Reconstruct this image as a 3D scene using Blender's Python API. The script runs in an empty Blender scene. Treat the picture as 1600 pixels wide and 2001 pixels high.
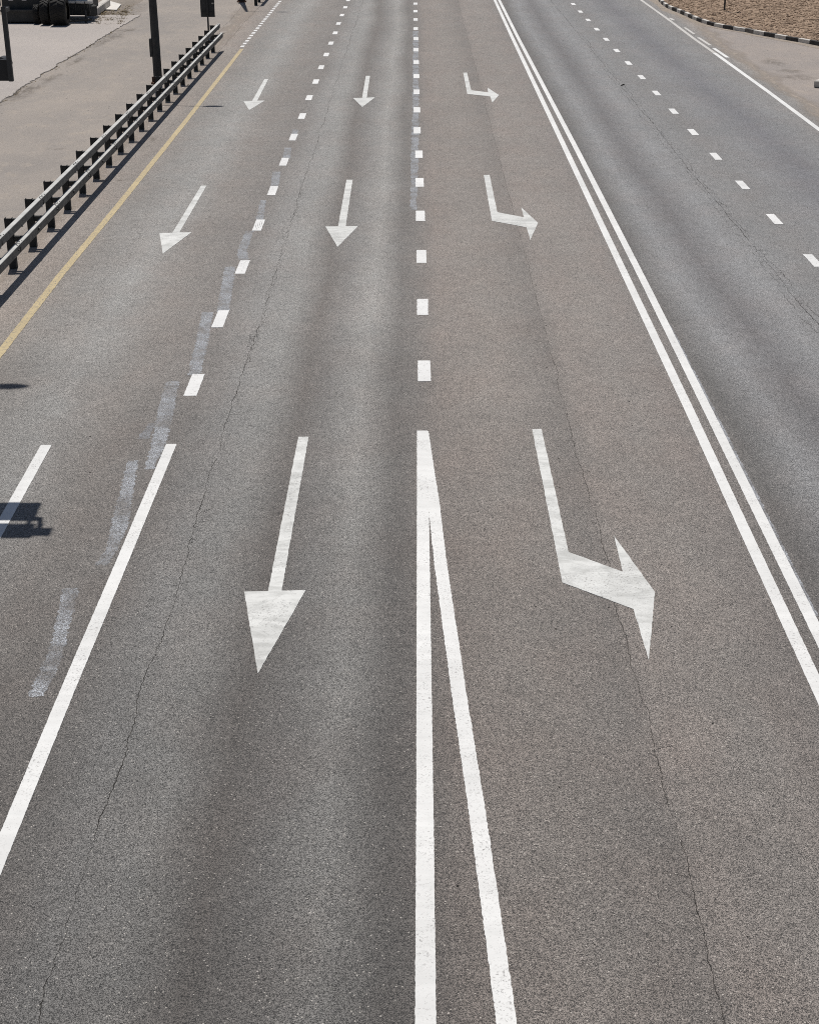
import bpy, math, random
from mathutils import Vector, Matrix
random.seed(7)
S = bpy.context.scene
COL = S.collection
PI = math.pi

# ------------------------------------------------------------------ camera (standing on a footbridge over the road)
F = 2900.0                      # focal length in photo pixels (photo 1600 x 2001)
PITCH = math.atan(1326.5 / F)
H = 9.0 * math.cos(PITCH)       # eye height, about 8.2 m
YAW = math.atan(8.5 * math.cos(PITCH) / F)
cam = bpy.data.cameras.new('camera'); co = bpy.data.objects.new('camera', cam); COL.objects.link(co)
cam.sensor_fit = 'HORIZONTAL'; cam.sensor_width = 36.0; cam.lens = 36.0 * F / 1600.0
cam.clip_start = 0.1; cam.clip_end = 3000
co.location = (0, 0, H); co.rotation_euler = (PI / 2 - PITCH, 0, YAW)
S.camera = co
RM = co.rotation_euler.to_matrix()

def G(px, py, z=0.0):
    """world point at height z that was measured at this place of the photograph"""
    d = RM @ Vector(((px - 800.0) / F, -(py - 1000.5) / F, -1.0))
    t = (z - H) / d.z
    return (d.x * t, d.y * t)

# ------------------------------------------------------------------ mesh helpers
class MB:
    def __init__(s): s.v = []; s.f = []; s.mi = []; s.sm = []
    def add(s, vs, fs, mi=0, smooth=False):
        o = len(s.v); s.v += [tuple(p) for p in vs]
        for f in fs: s.f.append([i + o for i in f]); s.mi.append(mi); s.sm.append(smooth)
    def box(s, c, d, rz=0, mi=0, bev=0.0, rx=0):
        x, y, z = d[0] / 2, d[1] / 2, d[2] / 2
        M = Matrix.Translation(c) @ Matrix.Rotation(rz, 4, 'Z') @ Matrix.Rotation(rx, 4, 'X')
        if bev <= 0:
            vs = [(-x, -y, -z), (x, -y, -z), (x, y, -z), (-x, y, -z), (-x, -y, z), (x, -y, z), (x, y, z), (-x, y, z)]
            fs = [(3, 2, 1, 0), (4, 5, 6, 7), (0, 1, 5, 4), (1, 2, 6, 5), (2, 3, 7, 6), (3, 0, 4, 7)]
        else:
            b = bev; vs = []; fs = []
            def ring(ix, iy, zz): return [(-ix + 0, -iy, zz), (ix, -iy, zz), (ix, iy, zz), (-ix, iy, zz)]
            for ix, iy, zz in ((x - b, y - b, -z), (x, y, -z + b), (x, y, z - b), (x - b, y - b, z)): vs += ring(ix, iy, zz)
            fs = [(3, 2, 1, 0), (12, 13, 14, 15)]
            for k in range(3):
                for i in range(4):
                    a = k * 4 + i; bb = k * 4 + (i + 1) % 4
                    fs.append((a, bb, bb + 4, a + 4))
        s.add([M @ Vector(p) for p in vs], fs, mi)
    def tube(s, a, b, ra, rb=None, n=16, mi=0, caps=True):
        rb = ra if rb is None else rb
        a, b = Vector(a), Vector(b); q = (b - a).to_track_quat('Z', 'Y')
        vs = []
        for p, r in ((a, ra), (b, rb)):
            for i in range(n):
                t = 2 * PI * i / n
                vs.append(p + q @ Vector((r * math.cos(t), r * math.sin(t), 0)))
        s.add(vs, [(i, (i + 1) % n, n + (i + 1) % n, n + i) for i in range(n)], mi, True)
        if caps: s.add(vs, [tuple(range(n))[::-1], tuple(range(n, 2 * n))], mi)
    def extrude(s, prof, y0, y1, mi=0, edge_mi=None):
        """profile in X,Z swept along Y"""
        n = len(prof)
        vs = [(x, y0, z) for x, z in prof] + [(x, y1, z) for x, z in prof]
        s.add(vs, [(i, (i + 1) % n, n + (i + 1) % n, n + i) for i in range(n)] + [tuple(range(n))[::-1], tuple(range(n, 2 * n))], mi)
        if edge_mi:
            for i, m in edge_mi.items(): s.mi[len(s.mi) - n - 2 + i] = m
    def build(s, name, mats, parent=None, origin=None):
        if not isinstance(mats, (list, tuple)): mats = [mats]
        o3 = Vector(origin) if origin is not None else Vector((0, 0, 0))
        me = bpy.data.meshes.new(name)
        me.from_pydata([tuple(Vector(p) - o3) for p in s.v], [], s.f)
        for m in mats: me.materials.append(m)
        me.polygons.foreach_set('material_index', s.mi)
        me.polygons.foreach_set('use_smooth', s.sm)
        me.update()
        o = bpy.data.objects.new(name, me); COL.objects.link(o)
        o.location = o3
        if parent is not None:
            o.parent = parent
            o.location = o3 - parent.matrix_world.translation if parent.parent is None else o3
        return o

def tag(o, label=None, cat=None, group=None, kind=None):
    if label: o['label'] = label
    if cat: o['category'] = cat
    if group: o['group'] = group
    if kind: o['kind'] = kind
    return o
def empty(name, loc):
    o = bpy.data.objects.new(name, None); COL.objects.link(o); o.location = loc
    bpy.context.view_layer.update()
    return o

# ------------------------------------------------------------------ material helpers
class NT:
    def __init__(s, name):
        s.m = bpy.data.materials.new(name); s.m.use_nodes = True
        s.t = s.m.node_tree; s.n = s.t.nodes; s.l = s.t.links
        s.b = s.n['Principled BSDF']; s.out = s.n['Material Output']
        g = s.n.new('ShaderNodeNewGeometry'); s.pos = g.outputs['Position']
    def mapped(s, scale, off=(0, 0, 0)):
        m = s.n.new('ShaderNodeMapping'); s.l.new(s.pos, m.inputs['Vector'])
        m.inputs['Scale'].default_value = scale; m.inputs['Location'].default_value = off
        return m.outputs['Vector']
    def noise(s, scale, detail=2, rough=0.5, vec=None, dist=0.0):
        n = s.n.new('ShaderNodeTexNoise'); n.inputs['Scale'].default_value = scale
        n.inputs['Detail'].default_value = detail; n.inputs['Roughness'].default_value = rough
        n.inputs['Distortion'].default_value = dist
        s.l.new(vec if vec is not None else s.pos, n.inputs['Vector']); return n.outputs['Fac']
    def voro(s, scale, out='Color', vec=None):
        n = s.n.new('ShaderNodeTexVoronoi'); n.inputs['Scale'].default_value = scale
        s.l.new(vec if vec is not None else s.pos, n.inputs['Vector']); return n.outputs[out]
    def math(s, op, a, b=None, c=None, clamp=False):
        n = s.n.new('ShaderNodeMath'); n.operation = op; n.use_clamp = clamp
        for i, v in enumerate((a, b, c)):
            if v is None: continue
            if isinstance(v, (int, float)): n.inputs[i].default_value = v
            else: s.l.new(v, n.inputs[i])
        return n.outputs[0]
    def maprange(s, v, a, b, c=0.0, d=1.0, smooth=False):
        n = s.n.new('ShaderNodeMapRange'); n.clamp = True
        if smooth: n.interpolation_type = 'SMOOTHSTEP'
        s.l.new(v, n.inputs['Value'])
        for k, x in zip(('From Min', 'From Max', 'To Min', 'To Max'), (a, b, c, d)): n.inputs[k].default_value = x
        return n.outputs['Result']
    def mix(s, fac, a, b, mode='MIX'):
        n = s.n.new('ShaderNodeMix'); n.data_type = 'RGBA'; n.blend_type = mode
        for k, v in ((0, fac), (6, a), (7, b)):
            if isinstance(v, (int, float)): n.inputs[k].default_value = v
            elif isinstance(v, tuple): n.inputs[k].default_value = (*v, 1) if len(v) == 3 else v
            else: s.l.new(v, n.inputs[k])
        return n.outputs[2]
    def ramp(s, fac, stops):
        n = s.n.new('ShaderNodeValToRGB'); e = n.color_ramp.elements
        while len(e) > 1: e.remove(e[-1])
        e[0].position = stops[0][0]; e[0].color = (*stops[0][1], 1)
        for p, c in stops[1:]:
            q = e.new(p); q.color = (*c, 1)
        s.l.new(fac, n.inputs[0]); return n.outputs[0]
    def grey(s, v):
        n = s.n.new('ShaderNodeCombineColor')
        for i in range(3): s.l.new(v, n.inputs[i])
        return n.outputs[0]
    def xyz(s):
        n = s.n.new('ShaderNodeSeparateXYZ'); s.l.new(s.pos, n.inputs[0]); return n.outputs
    def bump(s, h, strength, dist):
        n = s.n.new('ShaderNodeBump'); n.inputs['Strength'].default_value = strength; n.inputs['Distance'].default_value = dist
        s.l.new(h, n.inputs['Height']); s.l.new(n.outputs[0], s.b.inputs['Normal'])
    def fin(s, col, rough=0.8, spec=0.5, metal=0.0):
        if isinstance(col, tuple): s.b.inputs['Base Color'].default_value = (*col, 1)
        else: s.l.new(col, s.b.inputs['Base Color'])
        if isinstance(rough, (int, float)): s.b.inputs['Roughness'].default_value = rough
        else: s.l.new(rough, s.b.inputs['Roughness'])
        s.b.inputs['Specular IOR Level'].default_value = spec; s.b.inputs['Metallic'].default_value = metal
        return s.m

GRAIN = 1.0; SHEEN = 0.0; BASE = 1.55; ROUGH = 0.92; SPEC = 0.8
def grain(t, k=1.0, fine=1.0):
    """aggregate: stones of several sizes, each with its own tone, so that the surface stays grainy near and far"""
    def cells(sc, w, off):
        v = t.n.new('ShaderNodeTexVoronoi'); v.inputs['Scale'].default_value = sc
        t.l.new(t.mapped((1, 1, 1), (off, off * 1.7, 0)), v.inputs['Vector'])
        q = t.n.new('ShaderNodeSeparateColor'); t.l.new(v.outputs['Color'], q.inputs[0])
        return t.math('MULTIPLY', t.math('SUBTRACT', q.outputs[0], 0.5), w)
    def nz(sc, w, off):
        v = t.noise(sc, 1.0, 0.5, t.mapped((1, 1, 1), (off, off * 1.7, 0)))
        return t.math('MULTIPLY', t.math('SUBTRACT', v, 0.5), w)
    s = cells(160, 2.9 * k * fine, 3.1)
    s = t.math('ADD', s, cells(70, 0.42 * k, 9.7))
    s = t.math('ADD', s, nz(30, 0.24 * k, 1.9))
    s = t.math('ADD', s, cells(24, 0.22 * k, 1.3))
    s = t.math('ADD', s, cells(8.5, 0.10 * k, 5.9))
    return s                                        # about -1 .. 1

def asphalt():
    t = NT('road_asphalt'); X, Y, Z = t.xyz()
    wob = t.math('MULTIPLY', t.math('SUBTRACT', t.noise(0.22, 2, 0.5, t.mapped((1.0, 0.35, 1))), 0.5), 0.7)
    Xw = t.math('ADD', X, wob)
    st = [(-9.5, (.195, .172, .155)), (-8.1, (.168, .149, .135)), (-7.3, (.142, .130, .121)), (-6.6, (.136, .132, .128)),
          (-5.6, (.163, .163, .161)), (-4.7, (.133, .125, .119)), (-3.55, (.112, .106, .102)),
          (-2.95, (.143, .142, .141)), (-2.35, (.152, .152, .150)), (-1.8, (.092, .086, .082)), (-1.35, (.120, .117, .115)),
          (-.8, (.172, .171, .168)), (-.25, (.093, .089, .086)), (.05, (.105, .099, .095)), (.5, (.132, .119, .111)),
          (1.3, (.138, .127, .119)), (2.25, (.122, .113, .107)), (2.6, (.143, .130, .122)), (3.4, (.138, .128, .121)),
          (3.95, (.130, .119, .113)), (4.4, (.112, .106, .102)), (4.75, (.075, .073, .072)), (5.4, (.137, .140, .146)),
          (6.1, (.087, .086, .090)), (6.9, (.136, .139, .145)), (7.6, (.122, .124, .128)), (8.4, (.116, .116, .118)),
          (9.3, (.118, .120, .126)), (10.3, (.090, .091, .100)), (11.3, (.120, .122, .127)), (12.6, (.130, .127, .125)), (13.2, (.19, .172, .158))]
    lo, hi = -9.5, 13.2
    base = t.ramp(t.maprange(Xw, lo, hi), [((x - lo) / (hi - lo), c) for x, c in st])
    # darker surfacing plus shading put into the colour at the near end, more on left
    yn = t.math('ADD', Y, t.math('MULTIPLY', t.math('SUBTRACT', t.noise(0.35, 3, 0.6), 0.5), 9.0))
    near = t.maprange(yn, 7.5, 27.0, 1.0, 0.0)
    lane = t.maprange(Xw, -0.1, 0.9, 0.58, 0.36)
    base = t.mix(1.0, base, t.grey(t.math('SUBTRACT', 1.0, t.math('MULTIPLY', near, lane))), 'MULTIPLY')
    # patches and drips of traffic film
    big = t.noise(0.55, 3, 0.6, t.mapped((1, 0.45, 1)))
    base = t.mix(1.0, base, t.grey(t.maprange(big, 0.25, 0.75, 0.90, 1.10)), 'MULTIPLY')
    med = t.noise(3.2, 3, 0.6)
    base = t.mix(1.0, base, t.grey(t.maprange(med, 0.25, 0.75, 0.91, 1.09)), 'MULTIPLY')
    tint = t.noise(1.1, 2, 0.5, t.mapped((1, 0.6, 1), (31, 4, 0)))
    base = t.mix(t.maprange(tint, 0.42, 0.7, 0, 0.5), base, t.mix(1.0, base, (1.05, 0.985, 0.955), 'MULTIPLY'))
    # paving seam: the older strip left of it is a little darker; oil drips along the lane centres
    seam = t.math('MULTIPLY', t.maprange(X, 1.75, 2.36, 0, 1), t.math('LESS_THAN', X, 2.385))
    seam = t.math('MULTIPLY', seam, t.maprange(t.noise(0.8, 3, 0.6), 0.3, 0.6, 0.02, 0.12))
    base = t.mix(1.0, base, t.grey(t.math('SUBTRACT', 1.0, seam)), 'MULTIPLY')
    def lane_mask(c, w): return t.maprange(t.math('ABSOLUTE', t.math('SUBTRACT', X, c)), 0.1, w, 1, 0, True)
    lm = t.math('MAXIMUM', t.math('MAXIMUM', lane_mask(-1.75, .6), lane_mask(5.95, .7)), t.math('MAXIMUM', lane_mask(-4.9, .6), lane_mask(1.9, .7)))
    oil = t.math('MULTIPLY', t.maprange(t.noise(1.0, 5, 0.75, t.mapped((5.5, 1.6, 1), (7, 9, 0))), 0.56, 0.70), lm)
    base = t.mix(t.math('MULTIPLY', oil, 0.32), base, (.045, .040, .038))
    g = grain(t, GRAIN)
    gain = t.math('MAXIMUM', t.math('ADD', 1.0, t.math('MULTIPLY', g, 0.86)), 0.12)
    base = t.mix(1.0, base, t.grey(gain), 'MULTIPLY')
    # pale stones and pits
    v = t.n.new('ShaderNodeTexVoronoi'); v.inputs['Scale'].default_value = 62; t.l.new(t.pos, v.inputs['Vector'])
    sep = t.n.new('ShaderNodeSeparateColor'); t.l.new(v.outputs['Color'], sep.inputs[0])
    pale = t.math('MULTIPLY', t.math('GREATER_THAN', sep.outputs[0], 0.978), t.math('LESS_THAN', v.outputs['Distance'], 0.42))
    base = t.mix(t.math('MULTIPLY', pale, 0.5), base, (.46, .44, .41))
    pit = t.math('MULTIPLY', t.math('GREATER_THAN', sep.outputs[1], 0.95), t.math('LESS_THAN', v.outputs['Distance'], 0.45))
    base = t.mix(t.math('MULTIPLY', pit, 0.6), base, (.03, .028, .027))
    t.bump(g, 0.45, 0.006)
    t.b.inputs['Sheen Weight'].default_value = SHEEN; t.b.inputs['Sheen Roughness'].default_value = 0.35
    t.b.inputs['Sheen Tint'].default_value = (1, .97, .94, 1)
    return t.fin(t.mix(1.0, base, (BASE * 1.015, BASE * .985, BASE * .945), 'MULTIPLY'), ROUGH, SPEC)

def dusty(name, a, b, c, patch=0.35, grainy=0.5, rough=0.9, streak=1.0):
    t = NT(name)
    n1 = t.noise(patch, 4, 0.6, t.mapped((1, streak, 1)))
    col = t.mix(t.maprange(n1, 0.32, 0.68), a, b)
    n2 = t.noise(1.7, 4, 0.65, t.mapped((1, streak, 1), (8, 3, 0)))
    col = t.mix(t.maprange(n2, 0.52, 0.78, 0, 0.6), col, c)
    g = grain(t, 0.8)
    col = t.mix(1.0, col, t.grey(t.math('MAXIMUM', t.math('ADD', 1.0, t.math('MULTIPLY', g, grainy)), 0.2)), 'MULTIPLY')
    t.bump(g, 0.35, 0.006)
    return t.fin(col, rough, 0.3)

def paint(name, c, dirt=0.3, worn=0.0, smudge=0.0):
    t = NT(name)
    st = t.noise(1.0, 3, 0.6, t.mapped((0.8, 7.0, 1)))
    col = t.mix(t.maprange(st, 0.35, 0.75, 0, dirt), c, tuple(x * 0.80 for x in c))
    cl = t.noise(9.0, 4, 0.65)
    col = t.mix(t.maprange(cl, 0.55, 0.8, 0, 0.35 + smudge * 0.3), col, tuple(x * 0.72 for x in c))
    if smudge:
        sm = t.noise(1.0, 4, 0.7, t.mapped((1.6, 3.4, 1), (12, 5, 0)), 0.8)
        col = t.mix(t.maprange(sm, 0.46, 0.62, 0, smudge), col, (.44, .44, .42))
        kn = t.noise(3.0, 2, 0.5, t.mapped((1.5, 1.2, 1), (3, 45, 0)), 1.5)
        line = t.math('LESS_THAN', t.math('ABSOLUTE', t.math('SUBTRACT', kn, 0.5)), 0.006)
        col = t.mix(t.math('MULTIPLY', line, 0.6), col, (.33, .33, .32))
    g = t.noise(70, 2, 0.6)
    col = t.mix(t.maprange(g, 0.64, 0.72, 0, 0.65), col, (.16, .15, .145))
    ch = t.math('MULTIPLY', t.maprange(t.noise(38, 4, 0.75, t.mapped((1, 1, 1), (4, 4, 0))), 0.56, 0.63), t.maprange(t.noise(1.3, 3, 0.6), 0.42, 0.60))
    tw = t.noise(0.9, 3, 0.6, t.mapped((1, .6, 1), (17, 2, 0)))
    col = t.mix(1.0, col, t.grey(t.maprange(tw, 0.35, 0.65, 0.90, 1.03)), 'MULTIPLY')
    col = t.mix(t.math('MULTIPLY', ch, 0.75), col, (.15, .14, .135))
    if worn:
        w = t.noise(24, 3, 0.7)
        col = t.mix(t.maprange(w, 0.62 - worn * 0.2, 0.70 - worn * 0.2, 0, 0.85), col, (.15, .14, .135))
    t.bump(t.noise(60, 3, 0.6), 0.25, 0.004)
    return t.fin(col, 0.7, 0.4)

def ghost(name, c, lo, hi, top):
    t = NT(name)
    g = t.noise(60, 2, 0.6, t.mapped((1, 1, 1), (2, 2, 0)))
    big = t.noise(2.2, 3, 0.6)
    f = t.math('MULTIPLY', t.maprange(g, lo, hi, 0.15, top), t.maprange(big, 0.36, 0.56, 0.25, 1.0))
    gr = grain(t, 0.8)
    col = t.mix(1.0, c, t.grey(t.math('MAXIMUM', t.math('ADD', 1.0, t.math('MULTIPLY', gr, 0.6)), 0.2)), 'MULTIPLY')
    t.fin(col, 0.8, 0.3)
    tr = t.n.new('ShaderNodeBsdfTransparent'); mx = t.n.new('ShaderNodeMixShader')
    t.l.new(f, mx.inputs[0]); t.l.new(tr.outputs[0], mx.inputs[1]); t.l.new(t.b.outputs[0], mx.inputs[2])
    t.l.new(mx.outputs[0], t.out.inputs['Surface'])
    return t.m

def plain(name, c, rough=0.6, spec=0.4, metal=0.0, var=0.25, scale=6.0, bump=0.0):
    t = NT(name)
    n = t.noise(scale, 4, 0.65)
    col = t.mix(t.maprange(n, 0.3, 0.7), tuple(x * (1 - var) for x in c), tuple(min(1, x * (1 + var)) for x in c))
    if bump: t.bump(t.noise(scale * 6, 3, 0.6), bump, 0.01)
    return t.fin(col, rough, spec, metal)

M = {}
M['asphalt'] = asphalt()
M['crack'] = plain('crack_dark', (.028, .026, .024), 0.95, 0.1)
M['crackrim'] = ghost('crack_rim', (.05, .048, .046), 0.42, 0.62, 0.75)
M['verge'] = dusty('verge_dust', (.312, .274, .240), (.245, .222, .203), (.368, .314, .258), 0.30, 0.42, streak=0.6)
M['lot'] = dusty('lot_concrete', (.395, .355, .325), (.350, .318, .295), (.41, .37, .325), 0.25, 0.38)
M['side'] = dusty('side_road_dust', (.315, .272, .242), (.255, .230, .214), (.375, .318, .265), 0.30, 0.45, streak=0.7)
M['ground'] = dusty('ground_dirt', (.28, .235, .195), (.22, .19, .16), (.33, .28, .23), 0.2, 0.5)
M['white'] = paint('white_paint', (.71, .705, .685), 0.55, 0.0)
M['white_dash'] = paint('white_dash_paint', (.71, .705, .69), 0.4, 0.03)
M['white_arrow'] = paint('white_arrow_paint', (.65, .65, .625), 0.6, 0.0, 0.8)
M['white_old'] = paint('white_old_paint', (.52, .50, .47), 0.4, 0.0)
M['yellow'] = paint('yellow_paint', (.50, .40, .225), 0.7, 0.40)
M['ghost'] = ghost('worn_paint', (.395, .410, .435), 0.43, 0.55, 0.88)
M['ghost_faint'] = ghost('faint_worn_paint', (.30, .312, .335), 0.42, 0.60, 0.72)
M['ghost_line'] = ghost('worn_line_paint', (.36, .37, .39), 0.32, 0.55, 0.9)
M['steel'] = plain('galvanised_rail', (.45, .445, .425), 0.62, 0.3, 0.1, 0.2, 3.0)
M['rail_shade'] = plain('rail_front_shade', (.13, .128, .125), 0.75, 0.3, 0.0, 0.35, 5.0)  # darker copy of the rail steel: shade painted onto the front faces
M['post'] = plain('rail_post', (.035, .035, .034), 0.7, 0.3, 0.0, 0.3, 8.0)
M['bolt'] = plain('bolt_steel', (.50, .47, .44), 0.45, 0.5, 0.5)
M['pole'] = plain('pole_steel', (.045, .045, .044), 0.65, 0.3, 0.0, 0.25, 4.0)
M['rust'] = plain('rusty_foot', (.11, .06, .04), 0.8, 0.2)
M['signback'] = plain('sign_back', (.04, .04, .04), 0.65, 0.3, 0.0, 0.25, 3.0)
M['black'] = plain('black_plastic', (.018, .018, .02), 0.5, 0.4)
M['bracket'] = plain('bracket_steel', (.055, .055, .056), 0.55, 0.4, 0.2)
M['navy'] = plain('navy_panel', (.03, .04, .065), 0.5, 0.4)
M['rubber'] = plain('tyre_rubber', (.022, .021, .020), 0.8, 0.3, 0, 0.3, 12.0, 0.2)
M['rim'] = plain('wheel_rim', (.12, .11, .09), 0.6, 0.4)
M['hull'] = plain('vehicle_dark', (.035, .035, .034), 0.6, 0.4, 0, 0.4, 3.0)
M['cream'] = plain('chassis_white', (.62, .60, .56), 0.6, 0.4, 0, 0.15, 4.0)
M['lens'] = plain('reflector', (.55, .50, .48), 0.4, 0.5)
M['concrete'] = plain('concrete', (.50, .47, .43), 0.9, 0.2, 0, 0.2, 5.0, 0.3)
M['slab'] = plain('slab_concrete', (.62, .585, .54), 0.9, 0.2, 0, 0.12, 4.0, 0.2)
M['kerb_white'] = plain('kerb_white_paint', (.58, .55, .505), 0.85, 0.2, 0, 0.25, 6.0, 0.3)
M['kerb_black'] = plain('kerb_black_paint', (.06, .056, .054), 0.85, 0.2, 0, 0.4, 6.0, 0.3)
M['kerb_worn'] = plain('kerb_worn_paint', (.17, .155, .14), 0.85, 0.2, 0, 0.4, 6.0, 0.3)
M['lamp_glass'] = plain('lamp_glass', (.5, .5, .48), 0.3, 0.5)

def soil_mat():
    t = NT('brown_soil')
    n = t.noise(2.0, 5, 0.7); m = t.noise(11, 3, 0.7)
    col = t.mix(t.maprange(n, 0.3, 0.7), (.24, .17, .122), (.33, .24, .172))
    col = t.mix(t.maprange(m, 0.5, 0.75, 0, 0.8), col, (.50, .39, .285))
    t.bump(t.noise(16, 4, 0.7), 0.6, 0.04)
    return t.fin(col, 0.95, 0.15)
M['soil'] = soil_mat()
M['sand'] = ghost('sand_dust', (.40, .335, .27), 0.30, 0.60, 0.95)
M['stain'] = ghost('dirt_stain', (.17, .145, .12), 0.35, 0.65, 0.7)
M['straw'] = plain('dry_straw', (.30, .24, .15), 0.9, 0.2, 0, 0.4, 9.0)

# ------------------------------------------------------------------ the ground
def noise1(seed):
    r = random.Random(seed); tb = [r.uniform(-1, 1) for _ in range(512)]
    def f(x):
        i = math.floor(x); u = x - i; u = u * u * (3 - 2 * u)
        return tb[i % 512] * (1 - u) + tb[(i + 1) % 512] * u
    return f

def strip(xl, xr, y0, y1, step, z):
    mb = MB(); n = int((y1 - y0) / step); vs = []; fs = []
    for i in range(n + 1):
        y = y0 + (y1 - y0) * i / n
        vs += [(xl(y), y, z), (xr(y), y, z)]
    for i in range(n): fs.append((2 * i, 2 * i + 1, 2 * i + 3, 2 * i + 2))
    mb.add(vs, fs); return mb

ground = MB(); ground.add([(-500, -120, -.03), (500, -120, -.03), (500, 900, -.03), (-500, 900, -.03)], [(0, 1, 2, 3)])
tag(ground.build('ground', M['ground']), kind='structure')

na, nb, nc, nd = noise1(1), noise1(2), noise1(3), noise1(4)
road_l = lambda y: -8.47 + 0.05 * na(y * 1.3) + 0.02 * nb(y * 6)
road_r = lambda y: 13.08 + 0.10 * nc(y * 0.7) + 0.04 * nd(y * 5) + (0.0 if y < 66 else 0.045 * (y - 66))
road = strip(road_l, road_r, -40, 420, 0.25, 0.0)

# cracks and seams belong to the surface of the road
def crack(mb, xc, y0, y1, wmax, amp, seed, gap=0.0, step=0.035, branch=0.0, mi=1, z=0.002):
    r = random.Random(seed); n1, n2, n3 = noise1(seed), noise1(seed + 1), noise1(seed + 2)
    y = y0; x = xc(y); pts = []; side = 0.0
    while y < y1:
        side = side * 0.80 + r.uniform(-1, 1) * amp * 0.55
        w = wmax * (0.35 + 0.65 * abs(n2(y * 4.0))) * r.uniform(0.5, 1.2)
        if n3(y * 1.7) < gap: w *= 0.45
        pts.append((xc(y) + amp * 1.5 * n1(y * 1.1) + side, y, w))
        if branch and r.random() < branch:
            bx, by = pts[-1][0], y; a = r.choice((-1, 1)) * r.uniform(0.4, 1.4); L = r.uniform(0.08, 0.35); bp = []
            k = int(L / 0.02)
            for i in range(k):
                bx += math.sin(a) * 0.02 + r.uniform(-.008, .008); by += math.cos(a) * 0.02 * r.choice((1, 1, .4))
                bp.append((bx, by, wmax * 0.45 * (1 - i / k)))
            ribbon_w(mb, bp, mi, z)
        y += step * r.uniform(0.6, 1.4) * (1.0 if y < 45 else 1.8)
    ribbon_w(mb, pts, mi, z)
def ribbon_w(mb, pts, mi, z):
    if len(pts) < 2: return
    vs = []
    for i, (x, y, w) in enumerate(pts):
        a = pts[max(0, i - 1)]; b = pts[min(len(pts) - 1, i + 1)]
        dx, dy = b[0] - a[0], b[1] - a[1]; l = math.hypot(dx, dy) or 1
        nx, ny = dy / l * w / 2, -dx / l * w / 2
        vs += [(x - nx, y - ny, z), (x + nx, y + ny, z)]
    mb.add(vs, [(2 * i, 2 * i + 1, 2 * i + 3, 2 * i + 2) for i in range(len(pts) - 1)], mi)

xA = lambda y: -2.83 + (0.0022 * (y - 40) if y > 40 else 0)
crack(road, xA, 5, 190, 0.0125, 0.022, 11, gap=-0.25, branch=0.035)
crack(road, xA, 24, 40, 0.007, 0.04, 15, gap=0.1, branch=0.05)
crack(road, lambda y: -2.86, 24.7, 25.6, 0.013, 0.06, 16, branch=0.5)
xB = lambda y: 2.385
crack(road, xB, 5, 24.2, 0.0095, 0.022, 21, gap=-0.5, branch=0.03)
crack(road, xB, 24, 190, 0.008, 0.012, 23, gap=0.0)
xC = lambda y: 7.40
crack(road, xC, 10, 190, 0.016, 0.020, 31, gap=-0.2, branch=0.08)
crack(road, lambda y: 7.52, 10, 70, 0.011, 0.035, 33, gap=0.15, branch=0.10)
crack(road, lambda y: 7.27, 10, 60, 0.010, 0.035, 35, gap=0.2, branch=0.10)
crack(road, lambda y: -6.1, 26, 33, 0.006, 0.08, 37, gap=0.1, branch=0.15)
crack(road, lambda y: -8.05, 63, 190, 0.018, 0.02, 41, gap=-0.5, step=0.1)
# tiny open pits scattered over the old surfacing
rp = random.Random(5)
for _ in range(420):
    y = rp.uniform(9, 80); x = rp.choice((rp.uniform(-8, 4), rp.gauss(2.2, .5), rp.uniform(5, 13))); s = rp.uniform(.004, .014) * (1 + y / 60)
    k = rp.randint(5, 7); a0 = rp.uniform(0, 6)
    road.add([(x + s * math.cos(a0 + 2 * PI * i / k) * rp.uniform(.5, 1.2), y + s * math.sin(a0 + 2 * PI * i / k) * rp.uniform(.5, 1.2), .0021) for i in range(k)], [tuple(range(k))], 1)
ro = road.build('road', [M['asphalt'], M['crack']])
tag(ro, kind='structure')

vg = strip(lambda y: -14.6, lambda y: -7.7, -40, 420, 2.0, -.006)
crack(vg, lambda y: -8.75 - .01 * (y - 64), 63.5, 190, 0.02, 0.03, 51, gap=-0.5, step=0.1, z=-.004)
tag(vg.build('verge', [M['verge'], M['crack']]), kind='structure')
ne, nf = noise1(8), noise1(9)
lot_r = lambda y: -13.86 + 0.05 * ne(y * 0.8) + 0.05 * nf(y * 4.3) + (0.018 * (y - 60) if y > 60 else 0)
lot = strip(lambda y: -70, lot_r, -40, 77, 0.12, 0.022)
n0 = len(lot.v) // 2
lot.add([lot.v[2 * i + 1] for i in range(n0)] + [(lot.v[2 * i + 1][0] + .012, lot.v[2 * i + 1][1], -.01) for i in range(n0)],
        [(i, n0 + i, n0 + i + 1, i + 1) for i in range(n0 - 1)], 0)
xj = {}
rr = random.Random(88); ly = 40.0
while ly < 77:                                     # the open joint, broken into lengths
    L = rr.uniform(.3, 2.6); ys = [ly + L * k / 12 for k in range(13)]
    ribbon_w(lot, [(lot_r(q) + .02, q, rr.uniform(.008, .03)) for q in ys], 1, -.003); ly += L + rr.choice((0.05, .1, .6))
crack(lot, lambda y: -19 + 0 * y, 30, 60, 0.01, 0.05, 52, z=.025)
tag(lot.build('parking_lot', [M['lot'], M['crack']]), kind='structure')
sd = strip(lambda y: 12.5, lambda y: 70, -40, 420, 2.0, -.006)
tag(sd.build('side_road', M['side']), kind='structure')

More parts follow.
